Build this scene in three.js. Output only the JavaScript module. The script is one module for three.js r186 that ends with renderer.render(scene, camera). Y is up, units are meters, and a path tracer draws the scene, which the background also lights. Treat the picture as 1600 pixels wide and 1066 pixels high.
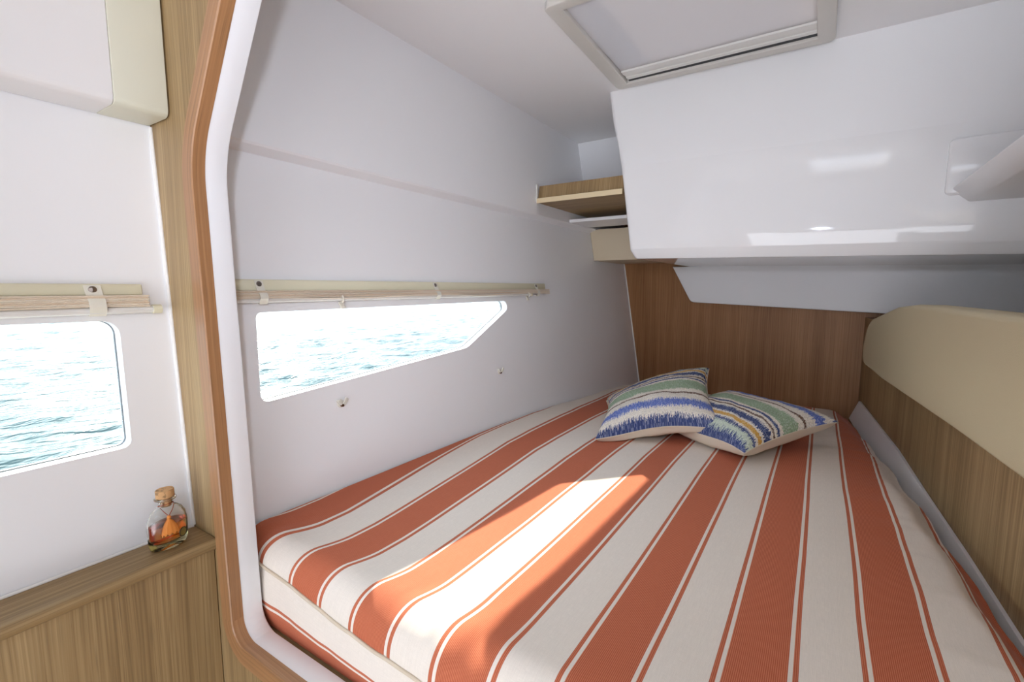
import * as THREE from 'three';
import { RectAreaLightUniformsLib } from 'three/addons/lights/RectAreaLightUniformsLib.js';
import { RoundedBoxGeometry } from 'three/addons/geometries/RoundedBoxGeometry.js';
import { mergeGeometries, mergeVertices, toCreasedNormals } from 'three/addons/utils/BufferGeometryUtils.js';

// ---------------------------------------------------------------- camera, sky, sun, exposure
const V3 = (x, y, z) => new THREE.Vector3(x, y, z);
const scene = new THREE.Scene();
const F_PX = 740, PITCH = Math.atan(83 / F_PX), YAW = Math.atan(485 / Math.hypot(F_PX, 83));
const camera = new THREE.PerspectiveCamera(2 * Math.atan(533 / F_PX) * 180 / Math.PI, 1600 / 1066, 0.03, 2000);
camera.position.set(0, 1.32, 0);
camera.lookAt(-Math.sin(YAW) * Math.cos(PITCH), 1.32 - Math.sin(PITCH), -Math.cos(YAW) * Math.cos(PITCH));

const renderer = new THREE.WebGLRenderer({ antialias: true });
renderer.toneMapping = THREE.LinearToneMapping;
renderer.toneMappingExposure = 1.07;
renderer.shadowMap.enabled = true;
RectAreaLightUniformsLib.init();

const SKY_POWER = 4.5;
const SUN_DIR = V3(-1.55, 1.0, -0.69).normalize();        // towards the sun: over the port side, 31 degrees up
{                                                         // a bright hazy sky: white at the horizon, paler blue overhead, a wide glow round the sun
  const W = 256, H = 128, d = new Float32Array(W * H * 4), dir = new THREE.Vector3();
  for (let r = 0; r < H; r++) for (let c = 0; c < W; c++) {
    const up = ((r + 0.5) / H - 0.5) * Math.PI, az = ((c + 0.5) / W - 0.5) * 2 * Math.PI, h = Math.pow(Math.max(0, Math.sin(up)), 0.55), o = (r * W + c) * 4;
    const cosSun = dir.set(Math.cos(az) * Math.cos(up), Math.sin(up), Math.sin(az) * Math.cos(up)).dot(SUN_DIR), glow = 0.9 * Math.exp((cosSun - 1) * 9);
    d[o] = 0.97 - 0.38 * h + glow; d[o + 1] = 1.0 - 0.2 * h + glow; d[o + 2] = 1.07 + 0.03 * h + glow * 0.92; d[o + 3] = 1;
  }
  const t = new THREE.DataTexture(d, W, H, THREE.RGBAFormat, THREE.FloatType);
  t.mapping = THREE.EquirectangularReflectionMapping; t.magFilter = THREE.LinearFilter; t.wrapS = THREE.RepeatWrapping; t.needsUpdate = true;
  scene.background = t; scene.backgroundIntensity = SKY_POWER;
}

const sun = new THREE.DirectionalLight(0xfff1dc, 13);
sun.position.copy(SUN_DIR.clone().multiplyScalar(20)).add(V3(-0.5, 1, -1));
sun.target.position.set(-0.5, 1, -1);
sun.castShadow = true;
sun.shadow.mapSize.set(2048, 2048);
Object.assign(sun.shadow.camera, { left: -4, right: 4, top: 4, bottom: -4, near: 1, far: 60 });
sun.shadow.radius = 1.2;
scene.add(sun, sun.target);

const FLASH_POWER = 1.25, FLASH_AT = V3(-0.03, 1.45, 0.05);   // the photographer's flash, just above the lens

// ---------------------------------------------------------------- helpers
const counts = {};
function numbered(n) { const k = counts[n] = (counts[n] ?? -1) + 1; return k ? `${n}_${String(k).padStart(3, '0')}` : n; }
const bases = new WeakMap();
const ORIGIN = V3(0, 0, 0);
function thing(name, label, category, base, group) {
  const g = new THREE.Group(); g.name = numbered(name); g.position.copy(base); bases.set(g, base);
  g.userData = { label, category }; if (group) g.userData.group = group;
  scene.add(g); return g;
}
// adds one mesh; the geometry comes in world coordinates and is moved into its thing's own
function part(name, geo, mat, parent) {
  const b = bases.get(parent) ?? ORIGIN;
  if (b !== ORIGIN) geo = geo.clone().translate(-b.x, -b.y, -b.z);
  const m = new THREE.Mesh(geo, mat); m.name = name; m.castShadow = m.receiveShadow = true; bases.set(m, b);
  parent.add(m); return m;
}
function struct(name, geo, mat, label) {
  const m = part(numbered(name), geo, mat, scene); m.userData.kind = 'structure'; if (label) m.userData.label = label; return m;
}
function single(name, geo, mat, label, category) {
  const m = part(numbered(name), geo, mat, scene); m.userData = { label, category }; return m;
}
let seed = 7;
const rnd = () => { seed = (seed * 1664525 + 1013904223) >>> 0; return seed / 4294967296; };
const hash = (x, y) => { let h = (Math.imul(x | 0, 374761393) + Math.imul(y | 0, 668265263)) | 0; h = Math.imul(h ^ (h >>> 13), 1274126177); return ((h ^ (h >>> 16)) >>> 0) / 4294967296; };
function noise(x, y) {
  const xi = Math.floor(x), yi = Math.floor(y), fx = x - xi, fy = y - yi, u = fx * fx * (3 - 2 * fx), v = fy * fy * (3 - 2 * fy);
  return (hash(xi, yi) * (1 - u) + hash(xi + 1, yi) * u) * (1 - v) + (hash(xi, yi + 1) * (1 - u) + hash(xi + 1, yi + 1) * u) * v;
}
const fbm = (x, y, o = 4) => { let a = 0.5, s = 0, t = 0; for (let i = 0; i < o; i++) { s += a * noise(x, y); t += a; x = x * 2.03 + 17.3; y = y * 2.03 + 9.1; a *= 0.5; } return s / t; };
const clamp = (x, a = 0, b = 1) => Math.min(b, Math.max(a, x));
const smooth = (a, b, x) => { const t = clamp((x - a) / (b - a)); return t * t * (3 - 2 * t); };
const lerp = (a, b, t) => a + (b - a) * t;
function table(pts, x) { for (let i = 1; i < pts.length; i++) if (x <= pts[i][0]) { const [a, b] = [pts[i - 1], pts[i]]; return lerp(a[1], b[1], clamp((x - a[0]) / (b[0] - a[0]))); } return pts.at(-1)[1]; }

function texture(w, h, fn, srgb = true, wrap = THREE.RepeatWrapping) {
  const d = new Uint8Array(w * h * 4);
  for (let y = 0; y < h; y++) for (let x = 0; x < w; x++) { const c = fn(x, y), o = (y * w + x) * 4; if (typeof c === 'number') d[o] = d[o + 1] = d[o + 2] = c; else { d[o] = c[0]; d[o + 1] = c[1]; d[o + 2] = c[2]; } d[o + 3] = 255; }
  const t = new THREE.DataTexture(d, w, h); t.wrapS = t.wrapT = wrap; t.magFilter = THREE.LinearFilter; t.minFilter = THREE.LinearMipmapLinearFilter; t.generateMipmaps = true;
  if (srgb) t.colorSpace = THREE.SRGBColorSpace; t.needsUpdate = true; return t;
}
// uv in metres; v runs along the grain axis
function uvm(geo, grain = 'y', su = 1, sv = su) {
  const g = geo.index ? geo.toNonIndexed() : geo, p = g.attributes.position, uv = new Float32Array(p.count * 2), ax = ['x', 'y', 'z'], a = V3(), b = V3(), c = V3(), n = V3();
  for (let i = 0; i < p.count; i += 3) {
    a.fromBufferAttribute(p, i); b.fromBufferAttribute(p, i + 1); c.fromBufferAttribute(p, i + 2);
    n.subVectors(b, a).cross(c.clone().sub(a));
    const m = [Math.abs(n.x), Math.abs(n.y), Math.abs(n.z)], dom = ax[m.indexOf(Math.max(...m))];
    const vA = dom === grain ? ax.find((k) => k !== dom) : grain, uA = ax.find((k) => k !== dom && k !== vA);
    [a, b, c].forEach((q, k) => { uv[(i + k) * 2] = q[uA] * su; uv[(i + k) * 2 + 1] = q[vA] * sv; });
  }
  g.setAttribute('uv', new THREE.BufferAttribute(uv, 2)); return g;
}
const crease = (g, a = 0.6) => toCreasedNormals(g.index ? g.toNonIndexed() : g, a);
const box = (x0, x1, y0, y1, z0, z1, r = 0.002) => new RoundedBoxGeometry(x1 - x0, y1 - y0, z1 - z0, 2, Math.min(r, (x1 - x0) / 2.01, (y1 - y0) / 2.01, (z1 - z0) / 2.01)).translate((x0 + x1) / 2, (y0 + y1) / 2, (z0 + z1) / 2);
// polygon with rounded corners: [[x, y, r], ...] -> points
function roundPoly(pts, seg = 8) {
  const out = [], n = pts.length;
  for (let i = 0; i < n; i++) {
    const [x, y, r = 0] = pts[i], p = new THREE.Vector2(x, y), a = new THREE.Vector2(...pts[(i + n - 1) % n]).sub(p), b = new THREE.Vector2(...pts[(i + 1) % n]).sub(p), la = a.length(), lb = b.length();
    if (!r) { out.push(p); continue; }
    a.divideScalar(la); b.divideScalar(lb);
    const half = Math.acos(clamp(a.dot(b), -1, 1)) / 2, d = Math.min(r / Math.tan(half), la * 0.49, lb * 0.49), rr = d * Math.tan(half);
    const c = a.clone().add(b).normalize().multiplyScalar(rr / Math.sin(half)).add(p), s = p.clone().addScaledVector(a, d), e = p.clone().addScaledVector(b, d);
    let t0 = Math.atan2(s.y - c.y, s.x - c.x), t1 = Math.atan2(e.y - c.y, e.x - c.x), dt = t1 - t0;
    while (dt > Math.PI) dt -= 2 * Math.PI; while (dt < -Math.PI) dt += 2 * Math.PI;
    for (let k = 0; k <= seg; k++) out.push(new THREE.Vector2(c.x + rr * Math.cos(t0 + dt * k / seg), c.y + rr * Math.sin(t0 + dt * k / seg)));
  }
  return out;
}
function shapeOf(pts, holes = []) { const s = new THREE.Shape(pts); holes.forEach((h) => s.holes.push(new THREE.Path(h))); return s; }
const extrude = (pts, depth, holes = [], bevel = 0) => new THREE.ExtrudeGeometry(shapeOf(pts, holes), { depth, bevelEnabled: bevel > 0, bevelSize: bevel, bevelThickness: bevel, bevelSegments: 4, bevelOffset: -bevel, curveSegments: 12 });
function mapPoints(geo, fn) { const p = geo.attributes.position, v = V3(); for (let i = 0; i < p.count; i++) { v.fromBufferAttribute(p, i); fn(v); p.setXYZ(i, v.x, v.y, v.z); } geo.computeVertexNormals(); return geo; }
// grid surface of points f(i/nu, j/nv)
function grid(nu, nv, f, uvf) {
  const pos = [], uv = [], idx = [];
  for (let j = 0; j <= nv; j++) for (let i = 0; i <= nu; i++) { const p = f(i / nu, j / nv); pos.push(p.x, p.y, p.z); const q = uvf ? uvf(i / nu, j / nv, p) : [i / nu, j / nv]; uv.push(q[0], q[1]); }
  for (let j = 0; j < nv; j++) for (let i = 0; i < nu; i++) { const a = j * (nu + 1) + i, b = a + 1, c = a + nu + 1, d = c + 1; idx.push(a, b, d, a, d, c); }
  const g = new THREE.BufferGeometry(); g.setAttribute('position', new THREE.Float32BufferAttribute(pos, 3)); g.setAttribute('uv', new THREE.Float32BufferAttribute(uv, 2)); g.setIndex(idx); g.computeVertexNormals(); return g;
}
const tube = (pts, r, seg = 24, rad = 8) => new THREE.TubeGeometry(new THREE.CatmullRomCurve3(pts), seg, r, rad);
// sweep a closed profile [[n, z], ...] round a closed path of (x, y) points; n runs outwards from the opening
function sweepFrame(path, profile) {
  const n = path.length, m = profile.length, pos = [], idx = [], area = THREE.ShapeUtils.area(path) > 0 ? 1 : -1;
  for (let i = 0; i < n; i++) {
    const a = path[(i + n - 1) % n], p = path[i], b = path[(i + 1) % n], t1 = p.clone().sub(a).normalize(), t2 = b.clone().sub(p).normalize();
    const n1 = new THREE.Vector2(t1.y, -t1.x), nn = n1.clone().add(new THREE.Vector2(t2.y, -t2.x)).normalize(), k = area / Math.max(0.4, nn.dot(n1));
    for (const [o, z] of profile) pos.push(p.x + nn.x * o * k, p.y + nn.y * o * k, z);
  }
  for (let i = 0; i < n; i++) for (let j = 0; j < m; j++) { const a = i * m + j, b = i * m + (j + 1) % m, c = ((i + 1) % n) * m + j, d = ((i + 1) % n) * m + (j + 1) % m; idx.push(a, c, d, a, d, b); }
  const g = new THREE.BufferGeometry().setAttribute('position', new THREE.Float32BufferAttribute(pos, 3)); g.setIndex(idx);
  const out = g.toNonIndexed(), uv = new Float32Array(idx.length * 2), along = [0], across = [0];
  for (let i = 1; i <= n; i++) along.push(along[i - 1] + path[i % n].distanceTo(path[i - 1]));
  for (let j = 1; j <= m; j++) across.push(across[j - 1] + Math.hypot(profile[j % m][0] - profile[j - 1][0], profile[j % m][1] - profile[j - 1][1]));
  for (let i = 0, k = 0; i < n; i++) for (let j = 0; j < m; j++) for (const [di, dj] of [[0, 0], [1, 0], [1, 1], [0, 0], [1, 1], [0, 1]]) { uv[k++] = across[j + dj] * 2; uv[k++] = along[i + di] / 1.6; }
  out.setAttribute('uv', new THREE.BufferAttribute(uv, 2)); return toCreasedNormals(out, 0.5);
}

// ---------------------------------------------------------------- materials
const std = (o) => new THREE.MeshStandardMaterial(o), phys = (o) => new THREE.MeshPhysicalMaterial(o);
const orangePeel = texture(256, 256, (x, y) => 110 + 40 * fbm(x / 9, y / 9, 3), false);
const gelcoat = phys({ name: 'white gelcoat', color: 0xf4f4f6, roughness: 0.32, bumpMap: orangePeel, bumpScale: 0.00012 });
const gloss = phys({ name: 'polished gelcoat', color: 0xf3f3f4, roughness: 0.055, ior: 1.5, bumpMap: texture(512, 512, (x, y) => 128 + 60 * (fbm(x / 90, y / 90, 2) - 0.5), false), bumpScale: 0.00012 });
const liner = phys({ name: 'ceiling liner', color: 0xf4f2f2, roughness: 0.45 });
const creamPlastic = phys({ name: 'cream moulding', color: 0xdcdac8, roughness: 0.42 });
const beige = phys({ name: 'beige panel', color: 0xd6c6aa, roughness: 0.6 });
const whitePlastic = phys({ name: 'white plastic', color: 0xe3e1dc, roughness: 0.35 });
const caulk = std({ name: 'white sealant', color: 0xf1efec, roughness: 0.5 });
const seal = std({ name: 'window sealant', color: 0x767c80, roughness: 0.6 }), dark = std({ name: 'black gasket', color: 0x2b2e30, roughness: 0.6 });
const steel = std({ name: 'snap steel', color: 0x8a8078, metalness: 0.9, roughness: 0.35 });

function woodTexture(c0, c1, c2, s = 1, off = 0) {           // 0.5 m across, 1.6 m along
  return texture(1024, 768, (x, y) => {
    const v = y / 768, warp = 10 * fbm(x / 260 + off, v * 3, 2), u = x + warp * 4;
    const broad = fbm(u / 90 * s + off, v * 1.6, 3), fine = noise(u / 5.2 * s + off, v * 5) * 0.55 + noise(u / 2.1 * s + off, v * 11) * 0.45, pore = Math.pow(noise(u / 1.6 + off, v * 26 + 5), 5);
    const t = clamp(0.5 + (0.42 * broad + 0.58 * fine - 0.5) * 1.25), k = 1 - 0.16 * pore;
    return [0, 1, 2].map((i) => clamp(lerp(lerp(c0[i], c1[i], clamp(t * 2)), c2[i], clamp(t * 2 - 1)) * k, 0, 255));
  }, true, THREE.MirroredRepeatWrapping);
}
const oakMap = woodTexture([124, 99, 65], [158, 130, 90], [192, 165, 122]);
const oak = phys({ name: 'oak veneer', map: oakMap, roughness: 0.5, bumpMap: oakMap, bumpScale: 0.00015 });
const oakDarkMap = woodTexture([134, 90, 54], [163, 116, 74], [186, 141, 98], 1, 40);
const oakDark = phys({ name: 'oak bulkhead veneer', map: oakDarkMap, roughness: 0.5 });
const solidMap = woodTexture([146, 103, 66], [166, 120, 80], [182, 138, 98], 0.6, 90);
const solid = phys({ name: 'solid trim wood', map: solidMap, roughness: 0.38, clearcoat: 0.2, clearcoatRoughness: 0.35 });
const wood = (g, grain = 'y') => uvm(g, grain, 2, 1 / 1.6);

// ---------------------------------------------------------------- the setting
const YC = 1.98, XF = (y) => -0.89 - 0.068 * (y - 0.99), XH = (y) => -0.8182 - 0.1665 * (y - 0.8), XU = (y) => -0.918 - 0.164 * (y - 1.592);
const onWall = (fn) => (v) => { const d = v.z, s = v.x; v.set(fn(v.y) + d, v.y, -s); };     // (along, height, inwards) -> world
const wallGeo = (pts, t, fn, holes = []) => mapPoints(extrude(pts, t, holes).translate(0, 0, -t), onWall(fn));
const P2 = (a) => a.map(([x, y]) => new THREE.Vector2(x, y));

// hull side: forward part with window 1, aft part with window 2
const win1 = roundPoly([[-0.42, 1.07, 0.03], [0.279, 1.072, 0.012], [0.281, 1.27, 0.022], [-0.42, 1.276, 0.03]]);
const win2 = roundPoly([[0.472, 1.1045, 0.014], [1.1, 1.143, 0.1], [1.412, 1.277, 0.018], [0.487, 1.2735, 0.013]], 10);
const T_HULL = 0.032;
struct('wall_left', wallGeo(P2([[-1.6, -0.05], [0.352, -0.05], [0.352, YC], [-1.6, YC]]), T_HULL, XF, [win1]), gelcoat);
struct('wall_left', wallGeo(P2([[0.36, -0.05], [2.62, -0.05], [2.62, 1.58], [0.36, 1.58]]), T_HULL, XH, [win2]), gelcoat);
// moulded ridge and the upper hull panel that stands a little proud of the window panel
{
  const prof = P2([[XH(1.58) - 0.06, 1.58], [XH(1.58) + 0.0005, 1.58], [XU(1.592) - 0.004, 1.5905], [XU(1.597) + 0.0, 1.595], [XU(1.64), 1.64], [XU(YC), YC], [XU(YC) - 0.06, YC]]);
  struct('wall_left', crease(extrude(prof, 2.62 - 0.386).translate(0, 0, -2.62), 0.35), gelcoat);
}
// window panes and seals
function windowUnit(hole, fn, label) {
  const w = struct('window_' + (++windows), mapPoints(extrude(hole, 0.006).translate(0, 0, -T_HULL + 0.001), onWall(fn)), glassMat, label);
  const ring = mapPoints(extrude(hole.map((p) => p.clone()), 0.0025, [inset(hole, 0.0013)]).translate(0, 0, -T_HULL + 0.008), onWall(fn));
  part('window_seal', ring, seal, w);
}
function inset(pts, d) { const n = pts.length, s = THREE.ShapeUtils.area(pts) > 0 ? 1 : -1; return pts.map((p, i) => { const t = pts[(i + 1) % n].clone().sub(pts[(i + n - 1) % n]).normalize(); return new THREE.Vector2(p.x - t.y * d * s, p.y + t.x * d * s); }); }
let windows = 0;
const glassMat = phys({ name: 'acrylic window', color: 0xf6fbfa, roughness: 0, transmission: 1, thickness: 0, ior: 1.49 });
windowUnit(win1, XF, 'forward hull window with rounded corners looking out on the sea');
windowUnit(win2, XH, 'pointed hull window over the berth looking out on the sea');

// partition with the octagonal berth opening
const door = roundPoly([[-0.742, 0.766, 0.034], [0.5, 0.766, 0.034], [0.53, 1.53, 0.14], [0.31, 1.875, 0.1], [-0.535, 1.875, 0.1], [-0.7695, 1.512, 0.15]], 14);
struct('wall_forward', wood(extrude(P2([[-1.0, 0], [1.25, 0], [1.25, YC], [-1.0, YC]]), 0.033, [inset(door, -0.014)]).translate(0, 0, -0.386)), oak);
struct('door_1', sweepFrame(door, [[0, -0.355], [0, -0.3382], [0.0016, -0.3366], [0.028, -0.3366], [0.031, -0.3394], [0.031, -0.3525], [0.013, -0.3525], [0.013, -0.355]]), solid, 'solid wood trim round the berth opening');
struct('trim_1', sweepFrame(door, [[0.0008, -0.355], [0.0008, -0.381], [0.003, -0.3865], [0.008, -0.3895], [0.03, -0.3895], [0.03, -0.3865], [0.013, -0.3865], [0.013, -0.355]]), gelcoat, 'white moulded lining of the berth opening');
struct('trim_2', tube([V3(XF(0.915) + 0.002, 0.915, -0.3515), V3(XF(1.25) + 0.002, 1.25, -0.3515), V3(XF(1.578) + 0.002, 1.578, -0.3515)], 0.0032, 20), caulk, 'white bead of sealant where hull meets veneer');
// floor, ceiling with the companionway opening, the walls behind the camera
struct('floor', wood(box(-1.05, 1.3, -0.05, 0, -2.65, 1.6), 'z'), oak);
struct('ceiling', uvm(extrude(P2([[-1.1, -1.65], [1.3, -1.65], [1.3, 2.65], [-1.1, 2.65]]), 0.05, [P2([[-0.13, -1.35], [0.31, -1.35], [0.31, -0.62], [-0.13, -0.62]]), P2([[-0.545, 1.058], [-0.055, 1.058], [-0.055, 1.512], [-0.545, 1.512]])]).rotateX(-Math.PI / 2).translate(0, YC, 0)), liner);
struct('wall_rear', extrude(P2([[-1, 0], [1.3, 0], [1.3, YC], [-1, YC]]), 0.05, [roundPoly([[-0.6, 0.1, 0.06], [1.15, 0.1, 0.06], [1.15, 1.22, 0.06], [-0.6, 1.22, 0.06]])]).translate(0, 0, 1.55), gelcoat);
struct('wall_right', box(1.25, 1.3, 0, YC, -2.65, 1.55), gelcoat);
struct('wall_aft', wood(mapPoints(extrude(P2([[-1.06, 0], [1.25, 0], [1.25, YC], [-1.06, YC]]), 0.03).translate(0, 0, -0.03), (v) => { v.z += -2.44 + 0.1236 * v.x; })), oakDark);
struct('trim_3', tube([V3(XH(0.8) + 0.003, 0.8, -2.538), V3(XH(1.15) + 0.003, 1.15, -2.548), V3(XH(1.45) + 0.003, 1.45, -2.553)], 0.003, 20), caulk, 'white bead of sealant in the aft corner');
struct('wall_left', wood(box(-1.0, -0.818, 0.0, 0.892, -0.352, 1.5, 0.001)), oak, 'oak veneer panel under the ledge');
// recess behind the corner shelf
struct('wall_aft', box(-1.05, -0.5, 1.611, YC, -2.1, -2.062, 0.003), gelcoat, 'white back of the corner shelf recess');

// inboard berth side: veneer wall set at a slight angle
const wallX = (z) => 0.155 + (z + 2.42) * 0.0799;
struct('wall_inboard', wood(mapPoints(extrude(P2([[0.386, 0], [2.46, 0], [2.46, 1.2], [0.386, 1.2]]), 0.03), (v) => { const z = -v.x; v.set(wallX(z) + v.z, v.y, z); })), oak);

struct('wall_inboard', wood(extrude(P2([[wallX(-0.392) + 0.031, 0.392], [1.248, 0.392], [1.248, 2.28], [wallX(-2.39) + 0.031, 2.39]]), 0.03).rotateX(-Math.PI / 2).translate(0, 1.17, 0), 'z'), oak, 'oak top of the inboard side locker');
struct('wall_inboard', wood(box(wallX(-0.42) + 0.034, 1.248, 0, 1.169, -0.42, -0.392)), oak, 'oak end of the inboard side locker');
// ---------------------------------------------------------------- overhead moulding with its lower lip
{
  const levels = [[1.4195, 0.026], [1.4198, 0.021], [1.421, 0.0185], [1.424, 0.0165], [1.447, 0.0022], [1.4495, 0.0006], [1.453, -0.0006], [1.5, -0.003], [1.56, -0.0055], [1.62, -0.008], [1.68, -0.0104], [1.722, -0.012], [1.76, -0.0092], [1.8, -0.0062], [1.88, -0.0002], [1.94, 0.0042], [YC, 0.007]], FOLD = 11;
  const left = [[1.4, -0.552], [1.425, -0.557], [1.644, -0.584], [1.725, -0.594], [1.8, -0.611], [1.882, -0.632], [YC, -0.65]], ARC = 10, R0 = 0.016, XR = 1.24;
  const rows = levels.map(([y, dz]) => {
    const xl = table(left, y) + (y < 1.44 ? 0.012 * Math.pow(smooth(1.44, 1.418, y), 2) : 0), zf = -1.592 - dz, pts = [[xl, -2.5], [xl, -2.0]];
    for (let k = 0; k <= ARC; k++) { const a = Math.PI - k / ARC * Math.PI / 2; pts.push([xl + R0 + R0 * Math.cos(a), zf - R0 + R0 * Math.sin(a)]); }
    for (let k = 1; k <= 12; k++) pts.push([lerp(xl + R0, XR, k / 12), zf]);
    return pts.map(([x, z]) => V3(x, y - 0.021 * (x + 0.556) * smooth(1.98, 1.45, y) + (y < 1.43 ? 0.01 * smooth(-1.6, -2.5, z) : 0), z));
  });
  const n = rows[0].length - 1, m = rows.length - 1;
  const sheet = (r0, r1) => crease(grid(n, r1 - r0, (u, v) => rows[r0 + Math.round(v * (r1 - r0))][Math.round(u * n)], (u, v, p) => [p.x, p.y]), 0.35), shell = mergeGeometries([sheet(0, FOLD), sheet(FOLD, m)]);
  const bot = rows[0], bp = [], bi = [];
  bot.forEach((p) => bp.push(p.x, p.y, p.z, p.x, p.y + 0.004, -2.5)); for (let i = 0; i < n; i++) { const a = i * 2; bi.push(a, a + 1, a + 3, a, a + 3, a + 2); }
  const b = new THREE.BufferGeometry(); b.setAttribute('position', new THREE.Float32BufferAttribute(bp, 3)); b.setIndex(bi); b.setAttribute('uv', new THREE.Float32BufferAttribute(new Array(bp.length / 3 * 2).fill(0), 2));
  const g = mergeGeometries([shell, crease(b, 0.3)]);
  const o = thing('overhead_locker', 'large glossy white locker hanging from ceiling over the berth end', 'locker', V3(0.2, 1.42, -1.6));
  part('locker_shell', g, gloss, o);
  part('step_plate', crease(extrude(roundPoly([[0.237, 1.545, 0.012], [0.9, 1.545], [0.9, 1.69], [0.237, 1.676, 0.012]]), 0.018, [], 0.006).translate(0, 0, -1.594), 0.5), gloss, o);
  const st = thing('companion_step', 'white step with slanted side at the right end of the glossy locker', 'step', V3(0.5, 1.527, -1.3));
  part('step_slab', crease(extrude(roundPoly([[0.247, 1.5605, 0.002], [0.284, 1.527, 0.006], [1.24, 1.527], [1.24, 1.565]]), 0.66, [], 0.0015).translate(0, 0, -1.585), 0.5), gelcoat, st);
}
// lower white panel on the aft bulkhead below the box
const LP0 = -0.632;
single('lower_panel', mapPoints(crease(extrude(roundPoly([[LP0, 1.4245], [LP0 + 0.096, 1.2505, 0.03], [0.26, 1.2185], [1.2, 1.185], [1.2, 1.398]]), 0.075, [], 0.004).translate(0, 0, 0.004), 0.4), (v) => { v.z += -2.44 + 0.1236 * v.x; }), gelcoat, 'matt white panel with slanted end fixed high on the wood bulkhead', 'panel');

// ---------------------------------------------------------------- deck hatch with closed blind
{
  const o = thing('deck_hatch', 'square ceiling hatch with white frame and closed grey shade', 'hatch', V3(-0.295, 1.966, -1.29));
  const ring = extrude(roundPoly([[-0.582, 1.022, 0.018], [-0.01, 1.022, 0.018], [-0.01, 1.566, 0.018], [-0.598, 1.553, 0.018]]), 0.012, [P2([[-0.545, 1.055], [-0.05, 1.055], [-0.05, 1.529], [-0.557, 1.524]])], 0.003);
  part('hatch_frame', crease(mapPoints(ring, (v) => v.set(v.x, YC - 0.0155 + v.z, -v.y)), 0.5), phys({ name: 'hatch frame', color: 0xd4d0c9, roughness: 0.4 }), o);
  const strip = (z0, z1, y, h) => box(-0.551, -0.05, y, y + h, -z1, -z0, 0.0015);
  part('shade', strip(1.054, 1.456, 1.9725, 0.006), phys({ name: 'shade cloth', color: 0xd0cccb, roughness: 0.9, transmission: 0.26, thickness: 0 }), o);
  part('shade_handle', strip(1.4505, 1.472, 1.967, 0.007), whitePlastic, o);
  part('shade_rail', strip(1.4745, 1.4905, 1.9695, 0.006), whitePlastic, o);
  part('shade_rail', strip(1.493, 1.51, 1.9675, 0.007), whitePlastic, o);
  part('shade_gap', strip(1.444, 1.53, 1.9778, 0.002), dark, o);
  part('shade_seal', strip(1.512, 1.5275, 1.9685, 0.003), dark, o);
}

// ---------------------------------------------------------------- corner shelf, ledge lip and beige block
{
  const o = thing('corner_shelf', 'small oak shelf with a raised front edge in the aft corner', 'shelf', V3(-0.77, 1.64, -1.82));
  part('shelf_board', wood(box(XU(1.645) + 0.002, -0.59, 1.64, 1.652, -2.06, -1.594), 'x'), oak, o);
  const fid = mapPoints(box(XU(1.7) + 0.006, -0.592, 1.652, 1.706, -1.622, -1.608, 0.001), (v) => { v.z -= (v.y - 1.652) * 0.22; });
  part('fiddle', wood(crease(fid, 0.3)), oak, o);
  part('edge_band', box(XU(1.645) + 0.002, -0.59, 1.638, 1.656, -1.5945, -1.590, 0.001), phys({ name: 'cream edge banding', color: 0xe6d3ac, roughness: 0.5 }), o);
  part('end_cap', box(XU(1.66), XU(1.66) + 0.006, 1.638, 1.708, -1.6, -1.5905, 0.001), whitePlastic, o);
  single('ledge_lip', crease(extrude(P2([[0, 0], [0, 0.012], [0.012, 0.014], [0.2, 0.014], [0.2, 0]]), 0.345, [], 0.001).rotateY(Math.PI / 2).translate(-0.945, 1.5965, -1.862), 0.4), gelcoat, 'narrow white ledge lip beneath the corner shelf', 'ledge');
  single('corner_block', crease(extrude(P2([[XH(1.449) + 0.002, 1.449], [-0.62, 1.449], [-0.62, 1.5955], [XH(1.5955) + 0.002, 1.5955]]), 0.37, [], 0.002).translate(0, 0, -2.51), 0.4), beige, 'beige boxed-in block in the corner beneath the shelf', 'block');
}

// ---------------------------------------------------------------- berth base, mattress
single('berth_base', wood(extrude(P2([[XH(0.7) + 0.003, 0.392], [wallX(-0.392) - 0.002, 0.392], [wallX(-2.39) - 0.002, 2.39], [XH(0.7) + 0.003, 2.5]]), 0.055).rotateX(-Math.PI / 2).translate(0, 0.70, 0), 'x'), oak, 'flat plywood berth base carrying the striped mattress', 'bed base');
const PER = 0.1447, STRIPE0 = -0.2135;
const stripeCol = (() => {
  const cream = [237, 226, 214], org = [197, 103, 70], deep = [176, 84, 53], lite = [216, 138, 104];
  return (x, y) => {                      // x in 0.1 mm across the stripes from the start of a broad stripe, y in 0.1 mm along
    const w = noise(x / 3, y / 3) * 10 - 5, slub = (noise(x / 4, y / 90) - 0.5) * 12 + (noise(x / 70, y / 5) - 0.5) * 6;
    const inBroad = x < 625, line = (x >= 673 && x < 730) || (x >= 1345 && x < 1400);
    if (inBroad || line) { const r = inBroad ? Math.sin(x / 20.8 * 2 * Math.PI) : Math.sin((x - 673) / 20 * 2 * Math.PI); const c = r > 0.1 ? [0, 1, 2].map((i) => lerp(org[i], lite[i], r * 0.75)) : [0, 1, 2].map((i) => lerp(org[i], deep[i], -r)); return c.map((k) => k + w + slub * 0.5); }
    const rib = 4 * Math.sin(x / 9 * 2 * Math.PI);
    return cream.map((k) => k + rib + w * 0.7 + slub * 0.6);
  };
})();
const fabricMap = texture(1448, 512, (x, y) => stripeCol(x * 1447 / 1448, y).map((c) => clamp(c, 0, 255)));
const weave = texture(256, 256, (x, y) => 128 + 50 * Math.sin(x / 256 * 2 * Math.PI * 32) * Math.sin(y / 256 * 2 * Math.PI * 32) + 40 * (noise(x / 2, y / 2) - 0.5), false);
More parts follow.
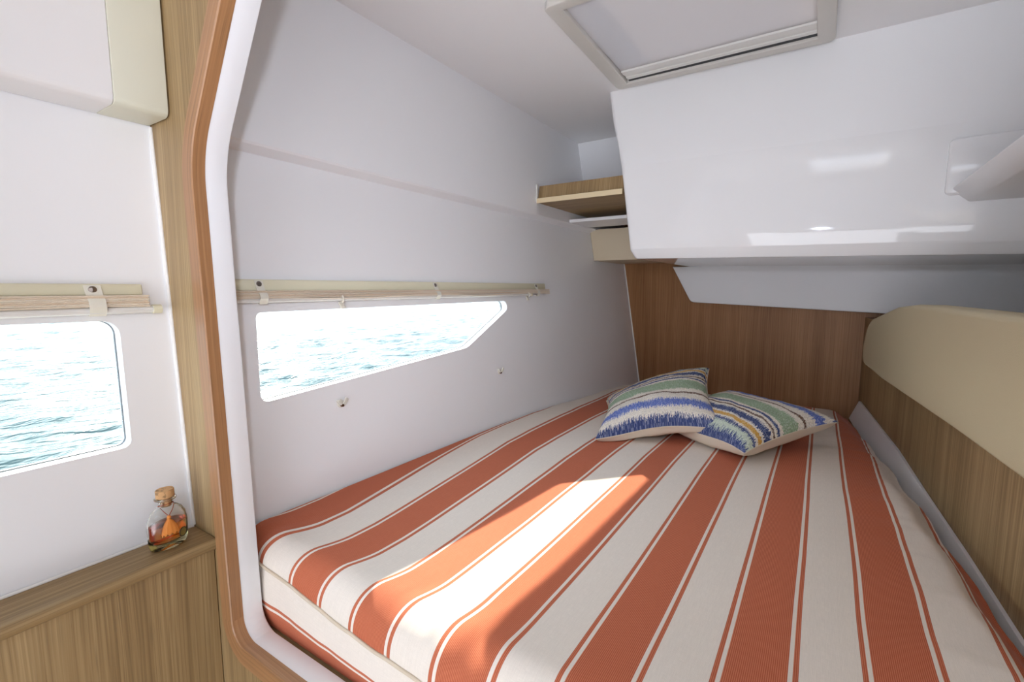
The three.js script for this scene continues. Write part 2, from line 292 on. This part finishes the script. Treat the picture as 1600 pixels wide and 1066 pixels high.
const cloth = phys({ name: 'striped canvas', map: fabricMap, roughness: 0.92, sheen: 0.2, sheenRoughness: 0.6, sheenColor: new THREE.Color(0.9, 0.85, 0.8) });
const creamCloth = phys({ name: 'cream cotton', color: 0xdccbb4, roughness: 0.95, bumpMap: weave, bumpScale: 0.0002 });
{
  const o = thing('mattress', 'berth mattress in orange and cream striped canvas', 'mattress', V3(-0.3, 0.757, -1.45));
  const ZF = -0.3965, xl = (z) => XH(0.86) + 0.003, xr = (z) => wallX(z) - lerp(0.028, 0.05, smooth(-0.8, -2.2, z)) + 0.004 * Math.sin(z * 23) * smooth(-2.4, -1.6, z);
  const zb = (x) => -2.436 + 0.1236 * x;
  const H = [[0.40, 0.888], [0.6, 0.884], [1.2, 0.879], [1.6, 0.866], [2.1, 0.842], [2.3, 0.825], [2.45, 0.8], [2.6, 0.775]];
  const SEAM = 0.802;
  function top(u, v) {                       // u across, v from the front seam aft
    const arc = 0.07, L = 2.0;              // first the rounded front edge, then the flat
    let z, drop = 0;
    const s = v * (L + arc);
    const x0 = lerp(xl(-1), xr(-1), u), sagF = smooth(-0.78, -0.38, x0);
    if (s < arc) { const a = (1 - s / arc) * Math.PI / 2; z = ZF - lerp(0.046, 0.054, sagF) * (1 - Math.sin(a)); drop = lerp(0.042, 0.066, sagF) * (1 - Math.cos(a)); } else { z = lerp(ZF - lerp(0.046, 0.054, sagF), zb(x0), (s - arc) / L); }
    const x = lerp(xl(z), xr(z), u);
    let y = table(H, -z) - drop;
    const dl = x - xl(z), dr = xr(z) - x, db = z - zb(x);
    y += 0.013 * smooth(0.34, 0.05, dl) * smooth(1.9, 1.3, -z);
    y -= lerp(0.028, 0.04, smooth(-1.6, -0.9, z)) * Math.pow(smooth(0.06, 0, dr), 1.6) + 0.005 * smooth(0.3, 0.0, dr) + 0.02 * smooth(0.08, 0, db);
    // soft undulation and the puckers that run in from the edges
    y += 0.004 * (fbm(x * 5 + 3, z * 4, 2) - 0.5);
    y += 0.0035 * (noise(z * 22 + x * 6, 3.3) - 0.5) * smooth(0.26, 0.03, dr) + 0.0022 * (noise(z * 47 - x * 9, 8.1) - 0.5) * smooth(0.16, 0.02, dr);
    y += 0.003 * (noise(z * 19 + x * 8, 5.5) - 0.5) * smooth(0.16, 0.02, dl) * smooth(-1.0, -1.5, z);
    y += 0.0032 * (noise(x * 42 + z * 12, 6.7) - 0.5) * smooth(-0.55, -0.43, z);
    return V3(x, y, z);
  }
  const wob = (p) => 0.006 * (noise(p.z * 5.5, 2.2) - 0.5) * smooth(-0.1, 0.2, p.x) + 0.004 * (noise(p.z * 6, 7.2) - 0.5) * smooth(-0.6, -0.8, p.x);
  const drift = (p) => 0.024 * smooth(-0.70, -0.81, p.x) + 0.026 * smooth(-0.5, -0.38, p.z) * smooth(-0.2, -0.5, p.x) + 0.105 * smooth(-0.35, -0.8, p.x) * table([[0.4, 0], [0.55, 0.02], [1.07, 0.6], [1.6, 0.8], [2.0, 1.0], [2.6, 1.15]], -p.z);
  const topG = grid(260, 420, top, (u, v, p) => [(p.x - STRIPE0 + wob(p) + drift(p)) / PER, (v * 2.07) / 0.0512]);
  part('cover', topG, cloth, o);
  // boxing strip below the front seam, its stripes running across
  const seamPts = []; for (let i = 0; i <= 80; i++) seamPts.push(top(i / 80, 0));
  const boxing = grid(200, 24, (u, v) => { const p = top(u, 0); const b = Math.sin(v * Math.PI); return V3(p.x, lerp(p.y - 0.001, 0.757, v), p.z + 0.004 * b + 0.0025 * (noise(p.x * 38, v * 2.2) - 0.5) * b); }, (u, v, p) => [(0.0815 + v * 0.092 - 0.004 * (noise(p.x * 9, 1.1) - 0.5)) / PER, p.x / 0.0512]);
  part('boxing', boxing, cloth, o);
  part('piping', tube(seamPts.map((p) => V3(p.x, p.y, p.z + 0.001)), 0.0026, 160, 8), creamCloth, o);
  // hidden back, sides and underside
  const side = (f) => grid(60, 2, (u, v) => { const p = f(u); return V3(p.x, lerp(p.y, 0.757, v), p.z); }, (u, v, p) => [p.x / PER, p.z]);
  const under = grid(8, 8, (u, v) => { const p = top(u, v); return V3(p.x, 0.757, p.z); }, (u, v, p) => [p.x, p.z]);
  part('back_cover', mergeGeometries([side((u) => top(0, u)), side((u) => top(1, u)), side((u) => top(u, 1)), under]), creamCloth, o);
}
// white board between mattress and inboard wall
{
  const yt = [[0.4, 0.80], [0.93, 0.818], [1.15, 0.833], [1.36, 0.842], [1.7, 0.861], [2.35, 0.862]];
  const g = grid(60, 4, (u, v) => { const z = lerp(-0.4, -2.35, u), y = table(yt, -z), k = [[0, 0], [-0.007, 0.001], [-lerp(0.018, 0.036, smooth(-0.9, -2.2, z)), -0.075], [-0.006, -0.08], [0, 0]][Math.round(v * 4)]; return V3(wallX(z) - 0.001 + k[0], y + k[1], z); });
  const cap = mapPoints(extrude(P2([[0, 0], [-0.007, 0.001], [-0.036, -0.075], [-0.006, -0.08]]), 0.001), (v) => v.set(v.x + wallX(-2.35) - 0.001, v.y + 0.862, -2.35 + v.z));
  struct('baseboard_right', mergeGeometries([crease(g, 0.3), cap.index ? cap.toNonIndexed() : cap].map((q) => { q.deleteAttribute('uv'); return q; })), gelcoat, 'sloping white board along the inboard mattress edge');
}
// backrest cushion on the inboard wall
{
  const o = thing('backrest_cushion', 'long cream upholstered backrest panel fixed to inboard wood wall', 'cushion', V3(0.17, 1.06, -1.4));
  const outline = roundPoly([[2.075, 1.06, 0.05], [1.7, 1.0585], [1.097, 1.074], [0.47, 1.08, 0.04], [0.47, 1.283, 0.04], [0.915, 1.2815], [1.42, 1.282, 0.12], [1.6, 1.27], [1.98, 1.212, 0.16]], 10);
  const g = mapPoints(extrude(outline, 0.043, [], 0.011), (v) => { const z = -v.x; v.set(wallX(z) - 0.0015 - v.z, v.y, z); });
  const vinyl = phys({ name: 'cream leatherette', color: 0xc9bb99, roughness: 0.6, bumpMap: texture(256, 256, (x, y) => 255 * fbm(x / 4, y / 4, 3), false), bumpScale: 0.0003 });
  part('upholstery', uvm(crease(g, 0.45), 'y', 14), vinyl, o);
}

// ---------------------------------------------------------------- forward cabinet and ledge
{
  const o = thing('wall_cabinet', 'white cabinet with cream end panel high on the hull side', 'cabinet', V3(-0.9, 1.58, 0));
  const profile = (x) => roundPoly([[XF(1.58) - 0.004 + 0.006, 1.58], [x, 1.58, 0.011], [x, YC - 0.002], [XF(YC) + 0.003, YC - 0.002]], 6);
  part('cabinet_body', crease(extrude(profile(-0.857), 1.4795, [], 0.0012).translate(0, 0, -0.2815), 0.4), gelcoat, o);
  part('end_panel', crease(extrude(profile(-0.8568), 0.0645, [], 0.0015).translate(0, 0, -0.349), 0.4), creamPlastic, o);
  const l = thing('wood_ledge', 'oak ledge with rounded nosing along hull side below the forward window', 'ledge', V3(-0.85, 0.892, 0.5));
  part('ledge_board', wood(crease(extrude(roundPoly([[XF(0.9) + 0.002, 0.893], [-0.806, 0.893, 0.006], [-0.806, 0.912, 0.008], [XF(0.912) + 0.002, 0.912]], 6), 1.85).translate(0, 0, -0.3515), 0.5), 'z'), oak, l);
  struct('trim_4', tube([V3(XF(0.914) + 0.003, 0.9135, -0.35), V3(XF(0.914) + 0.003, 0.9135, 0.5), V3(XF(0.914) + 0.003, 0.9135, 1.5)], 0.0026, 8), caulk, 'white bead of sealant along the back of the ledge');
}

// ---------------------------------------------------------------- pleated blinds
const blindCream = phys({ name: 'blind headrail', color: 0xe4dfc4, roughness: 0.55 });
const pleatMat = [0xf8ead6, 0xf3e0c8, 0xfbf0de].map((c) => phys({ name: 'pleated cloth', color: c, roughness: 0.85, transmission: 0.25, thickness: 0 }));
const strapMat = phys({ name: 'satin strap', color: 0xe8e4d6, roughness: 0.35 });
const hookMat = phys({ name: 'clear plastic hook', color: 0xe2ddd0, roughness: 0.3 });
function ribbon(path, w, t, s0, lean, fn) {               // a strap: path of [height, inwards]
  const n = path.length, pos = [], idx = [];
  path.forEach(([y, d], i) => {
    const a = path[Math.max(0, i - 1)], b = path[Math.min(n - 1, i + 1)], l = Math.hypot(b[0] - a[0], b[1] - a[1]), ny = -(b[1] - a[1]) / l, nd = (b[0] - a[0]) / l, s = s0 + lean * i / n;
    for (const [q, k] of [[-w / 2, 0], [w / 2, 0], [w / 2, -t], [-w / 2, -t]]) pos.push(s + q, y + ny * k, d - nd * -k * -1);
  });
  for (let i = 0; i < n - 1; i++) for (let j = 0; j < 4; j++) { const a = i * 4 + j, b = i * 4 + (j + 1) % 4; idx.push(a, b, b + 4, a, b + 4, a + 4); }
  const g = new THREE.BufferGeometry(); g.setAttribute('position', new THREE.Float32BufferAttribute(pos, 3)); g.setIndex(idx);
  return crease(mapPoints(g, onWall(fn)), 0.9);
}
function blind(fn, label, s0, s1, pEnd, rodEnd, yTop, yHead, yPl, yRod, rodR, straps, hooks, sag, rodTilt) {
  const o = thing('pleated_blind', label, 'blind', V3(fn(yHead), yHead, -(Math.max(s0, -0.1) + s1) / 2), undefined);
  const w = (g) => mapPoints(g, onWall(fn));
  part('headrail', crease(w(new RoundedBoxGeometry(s1 - s0, yTop - yHead, 0.012, 3, 0.002).translate((s0 + s1) / 2, (yTop + yHead) / 2, 0.006)), 0.6), blindCream, o);
  const n = 7;
  for (let k = 0; k < n; k++) {                                // folded pleats, each a thin wedge strip that sags between the straps
    const ya = lerp(yHead, yPl, k / n), yb = lerp(yHead, yPl, (k + 0.975) / n);
    const g = grid(48, 4, (u, v) => {
      const s = lerp(s0 + 0.002, pEnd - 0.0015 * (k % 2), u), hang = sag * (k / n) * Math.pow(Math.abs(Math.sin((s - straps[0]) * Math.PI / 0.49)), 1.5) * (noise(s * 6 + k, k) * 0.7 + 0.3) * (k ? 1 : 0);
      const prof = [[ya, 0.012], [ya, 0.0200], [(ya + yb) / 2 - 0.0002, 0.0212], [yb, 0.0200], [yb, 0.012]][Math.round(v * 4)];
      return V3(s, prof[0] + (k === n - 1 ? 0 : -1) * 0 + (k === 0 ? 0 : -hang), prof[1]);
    });
    part('pleat', crease(w(g), 0.5), pleatMat[k % 3], o);
  }
  const rodS0 = s0, a = [rodS0, yRod + rodTilt], b = [rodEnd, yRod], len = b[0] - a[0], ang = Math.atan2(b[1] - a[1], len);
  part('bottom_rod', crease(w(new THREE.CylinderGeometry(rodR, rodR, len, 16).rotateZ(Math.PI / 2 + ang).translate((a[0] + b[0]) / 2, (a[1] + b[1]) / 2, 0.013)), 0.6), whitePlastic, o);
  part('end_cap', crease(w(new THREE.CylinderGeometry(rodR * 1.25, rodR * 1.25, 0.012, 16).rotateZ(Math.PI / 2).translate(rodEnd - 0.003, yRod, 0.013)), 0.6), blindCream, o);
  for (const [i, s] of straps.entries()) {
    const p = [[yTop - 0.002, 0.0132], [yTop - 0.008, 0.0136], [yHead, 0.0175], [(yHead + yPl) / 2, 0.0235], [yPl, 0.0238], [yRod, 0.013 + rodR + 0.0022], [yRod - rodR - 0.0018, 0.0135], [yRod - rodR * 0.4, 0.003]];
    const st = part('strap', ribbon(p, strapW[o.name.length % 2 ? 0 : 0] * (fn === XF ? 1.15 : 0.9), 0.001, s, 0.004, fn), strapMat, o);
    part('snap', crease(w(new THREE.SphereGeometry(0.0052, 16, 10, 0, Math.PI * 2, 0, Math.PI / 2).scale(1, 0.45, 1).rotateX(Math.PI / 2).translate(s, yTop - 0.0085, 0.0142)), 0.8), steel, st);
  }
  for (const s of hooks) {
    const h = part('hook', crease(w(hookGeo(s, yRod)), 0.6), hookMat, o);
  }
  return o;
}
const strapW = [0.0175];
function hookGeo(s, y) {
  const a = new THREE.TorusGeometry(0.0075, 0.0022, 8, 14, Math.PI * 1.25).rotateY(Math.PI / 2).rotateX(0.5).translate(s, y, 0.015);
  const b = new RoundedBoxGeometry(0.011, 0.016, 0.003, 2, 0.001).rotateZ(0.5).translate(s + 0.004, y - 0.013, 0.008);
  const c = new RoundedBoxGeometry(0.012, 0.004, 0.008, 2, 0.001).translate(s + 0.008, y - 0.019, 0.006);
  return mergeGeometries([a, b, c].map((g) => { const q = g.index ? g.toNonIndexed() : g; return q; }));
}
blind(XF, 'folded cream blind strapped up above the forward window', -0.42, 0.312, 0.317, 0.331, 1.326, 1.309, 1.2915, 1.2865, 0.0056, [-0.24, 0.25], [], 0.004, -0.004);
blind(XH, 'folded cream blind strapped up above the pointed berth window', 0.40, 1.606, 1.621, 1.492, 1.336, 1.315, 1.3, 1.2965, 0.0045, [0.494, 0.983, 1.533], [0.672, 1.466], 0.005, 0.0);
// catches for the blind's rod under the window
for (const [s, y, lab] of [[0.642, 1.07, 'small plastic rod catch on hull wall nearer the doorway'], [1.245, 1.051, 'small plastic rod catch on hull wall nearer the pillows']]) {
  const o = thing('rod_catch', lab, 'hook', V3(XH(y), y, -s), 'blind rod catches under the berth window');
  const base = mergeGeometries([new THREE.CylinderGeometry(0.0075, 0.009, 0.003, 18).rotateX(Math.PI / 2).translate(s, y, 0.0015), new RoundedBoxGeometry(0.007, 0.016, 0.004, 2, 0.001).rotateZ(-0.7).translate(s + 0.007, y + 0.005, 0.009), new RoundedBoxGeometry(0.006, 0.012, 0.008, 2, 0.001).rotateZ(0.7).translate(s - 0.006, y + 0.004, 0.005)].map((g) => (g.index ? g.toNonIndexed() : g)));
  part('catch_body', crease(mapPoints(base, onWall(XH)), 0.6), hookMat, o);
  part('screw', crease(mapPoints(new THREE.CylinderGeometry(0.0032, 0.0036, 0.005, 12).rotateX(Math.PI / 2).translate(s, y - 0.003, 0.0055), onWall(XH)), 0.6), phys({ name: 'rusty screw', color: 0x5a3a26, roughness: 0.7, metalness: 0.4 }), o);
}

// ---------------------------------------------------------------- scatter cushions
const ikat = (() => {                                           // bands along v, threads jagged along v
  const CR = [231, 222, 208], NV = [56, 70, 118], BL = [92, 112, 186], GR = [150, 172, 140], BR = [104, 76, 58], YE = [212, 160, 72], PG = [196, 208, 188];
  const bands = [[0.0, NV, 0, 0.05], [0.032, CR, 0, 0.045], [0.115, BL, 0, 0.045], [0.205, CR, 0, 0.045], [0.295, BR, 0, 0.014], [0.318, CR, 0, 0.012], [0.375, GR, 0, 0.03], [0.535, CR, 0, 0.02], [0.57, NV, 0, 0.014], [0.598, CR, 0, 0.014], [0.628, BR, 0, 0.014], [0.65, CR, 0, 0.014], [0.685, NV, 0, 0.035], [0.755, CR, 0, 0.03], [0.782, YE, 0, 0.014], [0.825, CR, 0, 0.014], [0.85, NV, 0, 0.03], [0.885, PG, 0, 0.035], [0.955, NV, 0, 0.06]];
  return texture(1024, 1024, (x, y) => {
    const th = Math.floor(x / 3), v = y / 1024; let c = CR;
    for (let i = 0; i < bands.length; i++) { const [a, col, , j] = bands[i], jag = j * (hash(th, i * 7) - 0.5) + 0.006 * (noise(x / 60, i * 3) - 0.5); if (v >= a + (i ? jag : -1)) c = col; }
    const k = 0.9 + 0.2 * hash(th, Math.floor(y / 4) + 900), s = hash(th + 5000, Math.floor(y / 7)), mix = s > 0.8 ? 0.75 : s > 0.6 ? 0.25 : 0;
    return c.map((q) => clamp(lerp(q, 235, mix * 0.6) * k, 0, 255));
  }, true, THREE.ClampToEdgeWrapping);
})();
const ikatCloth = phys({ name: 'woven ikat cotton', map: ikat, roughness: 0.95, bumpMap: weave, bumpScale: 0.0004 });
const calico = phys({ name: 'pale calico', color: 0xe2d2bd, roughness: 0.95, bumpMap: weave, bumpScale: 0.0003 });
function pillow(label, [A, B, C, D], up, down, k) {                   // corners: A-B is the v = 0 edge, D-C the v = 1 edge
  const o = thing('throw_pillow', label, 'pillow', A.clone().add(B).add(C).add(D).multiplyScalar(0.25).setY(Math.min(A.y, B.y, C.y, D.y)), 'striped pillows at the head of the berth');
  const n = B.clone().sub(A).cross(D.clone().sub(A)).normalize(); if (n.y < 0) n.negate();
  const at = (u, v, h, off) => {
    const a = 2 * u - 1, b = 2 * v - 1, pin = 0.12, uu = 0.5 + 0.5 * a * (1 - pin * (1 - b * b)), vv = 0.5 + 0.5 * b * (1 - pin * (1 - a * a));
    const p = A.clone().multiplyScalar((1 - uu) * (1 - vv)).addScaledVector(B, uu * (1 - vv)).addScaledVector(C, uu * vv).addScaledVector(D, (1 - uu) * vv);
    const e = Math.pow(Math.max(0, (1 - a * a) * (1 - b * b)), 0.36), edge = 1 - Math.pow(Math.max(Math.abs(a), Math.abs(b)), 8);
    const wr = (0.006 * (fbm(u * 5 + k, v * 5, 2) - 0.5) + 0.004 * (noise(a * b * 9 + k, (a + b) * 4) - 0.5)) * edge + 0.008 * Math.sin(a * 2.2 + k) * (1 - a * a) * (b * b);
    return p.addScaledVector(n, h * e + wr + off);
  };
  part('front_panel', grid(72, 72, (u, v) => at(u, v, up, 0.0006)), ikatCloth, o);
  part('back_panel', grid(72, 72, (u, v) => at(1 - u, v, -down, -0.0006), (u, v, p) => [u * 6, v * 6]), calico, o);
  const ring = []; for (let i = 0; i < 96; i++) { const t = i / 24, e = Math.floor(t), f = t - e; ring.push(e === 0 ? at(f, 0, 0, 0) : e === 1 ? at(1, f, 0, 0) : e === 2 ? at(1 - f, 1, 0, 0) : at(0, 1 - f, 0, 0)); }
  part('seam', new THREE.TubeGeometry(new THREE.CatmullRomCurve3(ring, true, 'catmullrom', 0.1), 192, 0.0018, 6, true), calico, o);
  return o;
}
pillow('striped pillow lying on top and tilted, its raised corner pointing at bulkhead', [V3(-0.52, 0.888, -1.235), V3(-0.205, 0.938, -1.37), V3(-0.325, 1.03, -1.80), V3(-0.645, 0.905, -1.63)], 0.07, 0.05, 1.3);
pillow('striped pillow lying flat underneath, nearer the cream backrest', [V3(0.06, 0.945, -1.585), V3(-0.255, 0.955, -1.775), V3(-0.41, 0.915, -1.45), V3(-0.135, 0.918, -1.245)], 0.058, 0.062, 4.1);

// ---------------------------------------------------------------- bottle on the ledge
{
  const C = V3(-0.8475, 0.9125, -0.3), SX = 0.62, SZ = 1.0;
  const o = thing('glass_bottle', 'small round-shouldered glass bottle of amber liquid with cork and tassel', 'bottle', C);
  const BS = 0.84, small = (g) => g.translate(-C.x, -C.y, -C.z).scale(BS, BS, BS).translate(C.x, C.y, C.z), bpart = (n, g, m, p) => part(n, small(g), m, p);
  const place = (g) => g.scale(SX, 1, SZ).rotateY(0.18).translate(C.x, C.y, C.z);
  const lathe = (pts, n = 40) => new THREE.LatheGeometry(P2(pts), n);
  const outer = [[0, 0], [0.026, 0], [0.0305, 0.002], [0.033, 0.01], [0.0345, 0.03], [0.0345, 0.045], [0.032, 0.06], [0.026, 0.071], [0.018, 0.0775], [0.0125, 0.0805], [0.0118, 0.084], [0.0118, 0.09], [0.0165, 0.0915], [0.017, 0.0935], [0.0155, 0.095], [0.0105, 0.095]];
  const inner = [[0.0098, 0.095], [0.0098, 0.083], [0.0108, 0.0795], [0.0165, 0.0758], [0.024, 0.0692], [0.0298, 0.0585], [0.0322, 0.045], [0.0322, 0.03], [0.0308, 0.017], [0.027, 0.0135], [0, 0.0135]];
  const clear = phys({ name: 'clear glass', color: 0xffffff, roughness: 0.02, transmission: 1, thickness: 0.004, ior: 1.48, attenuationColor: new THREE.Color(0.86, 0.88, 0.62), attenuationDistance: 0.03 });
  bpart('glass_body', place(mergeVertices(lathe(outer.concat(inner)))), clear, o);
  const liq = phys({ name: 'amber liquid', color: 0xffffff, roughness: 0.02, transmission: 1, thickness: 0.03, ior: 1.36, attenuationColor: new THREE.Color(0.92, 0.42, 0.1), attenuationDistance: 0.022 });
  bpart('liquid', place(lathe([[0, 0.0137], [0.0265, 0.0138], [0.0304, 0.0172], [0.0319, 0.03], [0.0319, 0.045], [0.0313, 0.0475], [0, 0.0475]])), liq, o);
  bpart('lip', new THREE.TorusGeometry(0.0155, 0.0022, 10, 32).rotateX(Math.PI / 2).translate(C.x, C.y + 0.0935, C.z), clear, o);
  const corkMat = phys({ name: 'cork', map: texture(128, 128, (x, y) => { const n = fbm(x / 8, y / 8, 3), k = n > 0.62 ? 0.75 : 1; return [206 * k, 160 * k, 112 * k]; }), roughness: 0.9 });
  const ck = (g) => g.scale(0.92, 1, 1).translate(C.x, C.y, C.z);
  const cork = bpart('cork', ck(lathe([[0, 0.078], [0.0085, 0.078], [0.0095, 0.095], [0.0142, 0.0955], [0.0148, 0.097], [0.0148, 0.1095], [0.014, 0.1108], [0, 0.111]])), corkMat, o);
  const tasMat = phys({ name: 'orange silk thread', color: 0xe08a3a, roughness: 0.6, sheen: 0.5, sheenColor: new THREE.Color(1, 0.7, 0.4) });
  const front = C.x + 0.0345 * SX;
  const rows = [[0.062, 0.0028], [0.0585, 0.003], [0.052, 0.0078], [0.044, 0.0118], [0.036, 0.0135], [0.031, 0.0142]];
  const skirt = grid(48, rows.length - 1, (u, v) => { const [y, r] = rows[Math.round(v * (rows.length - 1))], a = (u - 0.5) * Math.PI * 1.1, rr = r * (1 + 0.06 * Math.sin(u * 75)); return V3(front - 0.003 + 0.004 * Math.cos(a) + (0.06 - y) * 0.09, C.y + y + 0.0018 * Math.sin(u * 40) * v, C.z + 0.004 - rr * Math.sin(a) - (0.06 - y) * 0.03); });
  const t = bpart('tassel', skirt, tasMat, o);
  bpart('knot', new THREE.SphereGeometry(0.0034, 14, 10).translate(front - 0.0005, C.y + 0.0635, C.z + 0.004), tasMat, t);
  const loop = []; for (let i = 0; i <= 20; i++) { const a = i / 20 * Math.PI * 2; loop.push(V3(C.x + Math.cos(a) * 0.0122 * SX * 1.1, C.y + 0.0815 + 0.002 * Math.cos(a), C.z + Math.sin(a) * 0.0126)); }
  const cord = mergeGeometries([tube(loop, 0.0006, 40, 6), tube([V3(C.x + 0.005, C.y + 0.08, C.z + 0.0115), V3(C.x + 0.014, C.y + 0.0735, C.z + 0.009), V3(front - 0.001, C.y + 0.066, C.z + 0.0045)], 0.0006, 16, 6), tube([V3(C.x + 0.005, C.y + 0.08, C.z - 0.0115), V3(C.x + 0.014, C.y + 0.0735, C.z - 0.005), V3(front - 0.001, C.y + 0.066, C.z + 0.0035)], 0.0006, 16, 6)]);
  bpart('cord', cord, phys({ name: 'red cord', color: 0xa84524, roughness: 0.7 }), t);
  const sticker = bpart('seal', new THREE.CylinderGeometry(0.0082, 0.0082, 0.0014, 28).rotateZ(Math.PI / 2).rotateY(0.5).translate(front - 0.0005, C.y + 0.0265, C.z - 0.0165), phys({ name: 'olive seal', color: 0x94824a, roughness: 0.45, metalness: 0.3 }), o);
  bpart('seal_rim', new THREE.TorusGeometry(0.0082, 0.0009, 8, 28).rotateY(Math.PI / 2).rotateY(0.5).translate(front + 0.0002, C.y + 0.0265, C.z - 0.0165), phys({ name: 'dark seal rim', color: 0x2c2416, roughness: 0.5 }), sticker);
}

// ---------------------------------------------------------------- the sea outside
{
  const nx = 420, nz = 520, xs = (u) => -1.5 - 90 * Math.pow(u, 2.6) - 3 * u, LEVEL = 0.0;
  const h = (x, z) => { const d = Math.hypot(x, z); let s = 0.07 * (fbm(x * 0.55 + 11, z * 0.3, 3) - 0.5); const r = fbm(x * 2.3 + z * 0.4, z * 1.15 - x * 0.2, 3); s += 0.10 * (1 - Math.abs(2 * r - 1)) + 0.03 * noise(x * 8 + 2, z * 3.2); return s * smooth(95, 20, d); };
  const g = grid(nx, nz, (u, v) => { const x = xs(u), z = (v - 0.62) * (16 + 1.9 * -x); return V3(x, LEVEL + h(x, z), z); }, (u, v, p) => [p.x / 1.2, p.z / 2.4]);
  const ripple = texture(512, 512, (x, y) => { const w = (k, q) => Math.sin((x * k + y * q) / 512 * 2 * Math.PI); return 128 + 26 * w(7, 3) + 22 * w(5, -4) + 16 * w(13, 6) + 14 * w(11, -9) + 10 * w(23, 15) + 8 * w(29, -17); }, false);
  const m = single('sea', g, phys({ name: 'sea water', color: 0x404d4a, roughness: 0.16, ior: 1.33, specularIntensity: 0.5, bumpMap: ripple, bumpScale: 0.03 }), 'choppy green sea glaring in the sunlight outside the hull windows', 'sea');
  m.userData.kind = 'stuff';
}

// ---------------------------------------------------------------- the photographer's flash (behind the picture's viewpoint)
{
  const o = thing('flash_light', 'hand-held camera flash lighting the berth from the doorway side', 'flash', FLASH_AT);
  part('flash_head', box(FLASH_AT.x - 0.035, FLASH_AT.x + 0.035, FLASH_AT.y - 0.022, FLASH_AT.y + 0.022, FLASH_AT.z + 0.006, FLASH_AT.z + 0.08, 0.004), dark, o);
  const face = part('flash_lamp', box(FLASH_AT.x - 0.03, FLASH_AT.x + 0.03, FLASH_AT.y - 0.018, FLASH_AT.y + 0.018, FLASH_AT.z + 0.002, FLASH_AT.z + 0.006, 0.001), new THREE.MeshStandardMaterial({ color: 0xffffff, emissive: 0xffffff, emissiveIntensity: 2 }), o);
  const l = new THREE.SpotLight(0xeaf0ff, FLASH_POWER, 0, 1.05, 0.8, 2);
  l.name = 'flash_beam'; l.position.set(0, 0, -0.012); l.target.position.set(-0.55, 0.2, -0.95); l.castShadow = true; l.shadow.radius = 1; l.shadow.mapSize.set(2048, 2048);
  o.add(l, l.target);
}

renderer.render(scene, camera);
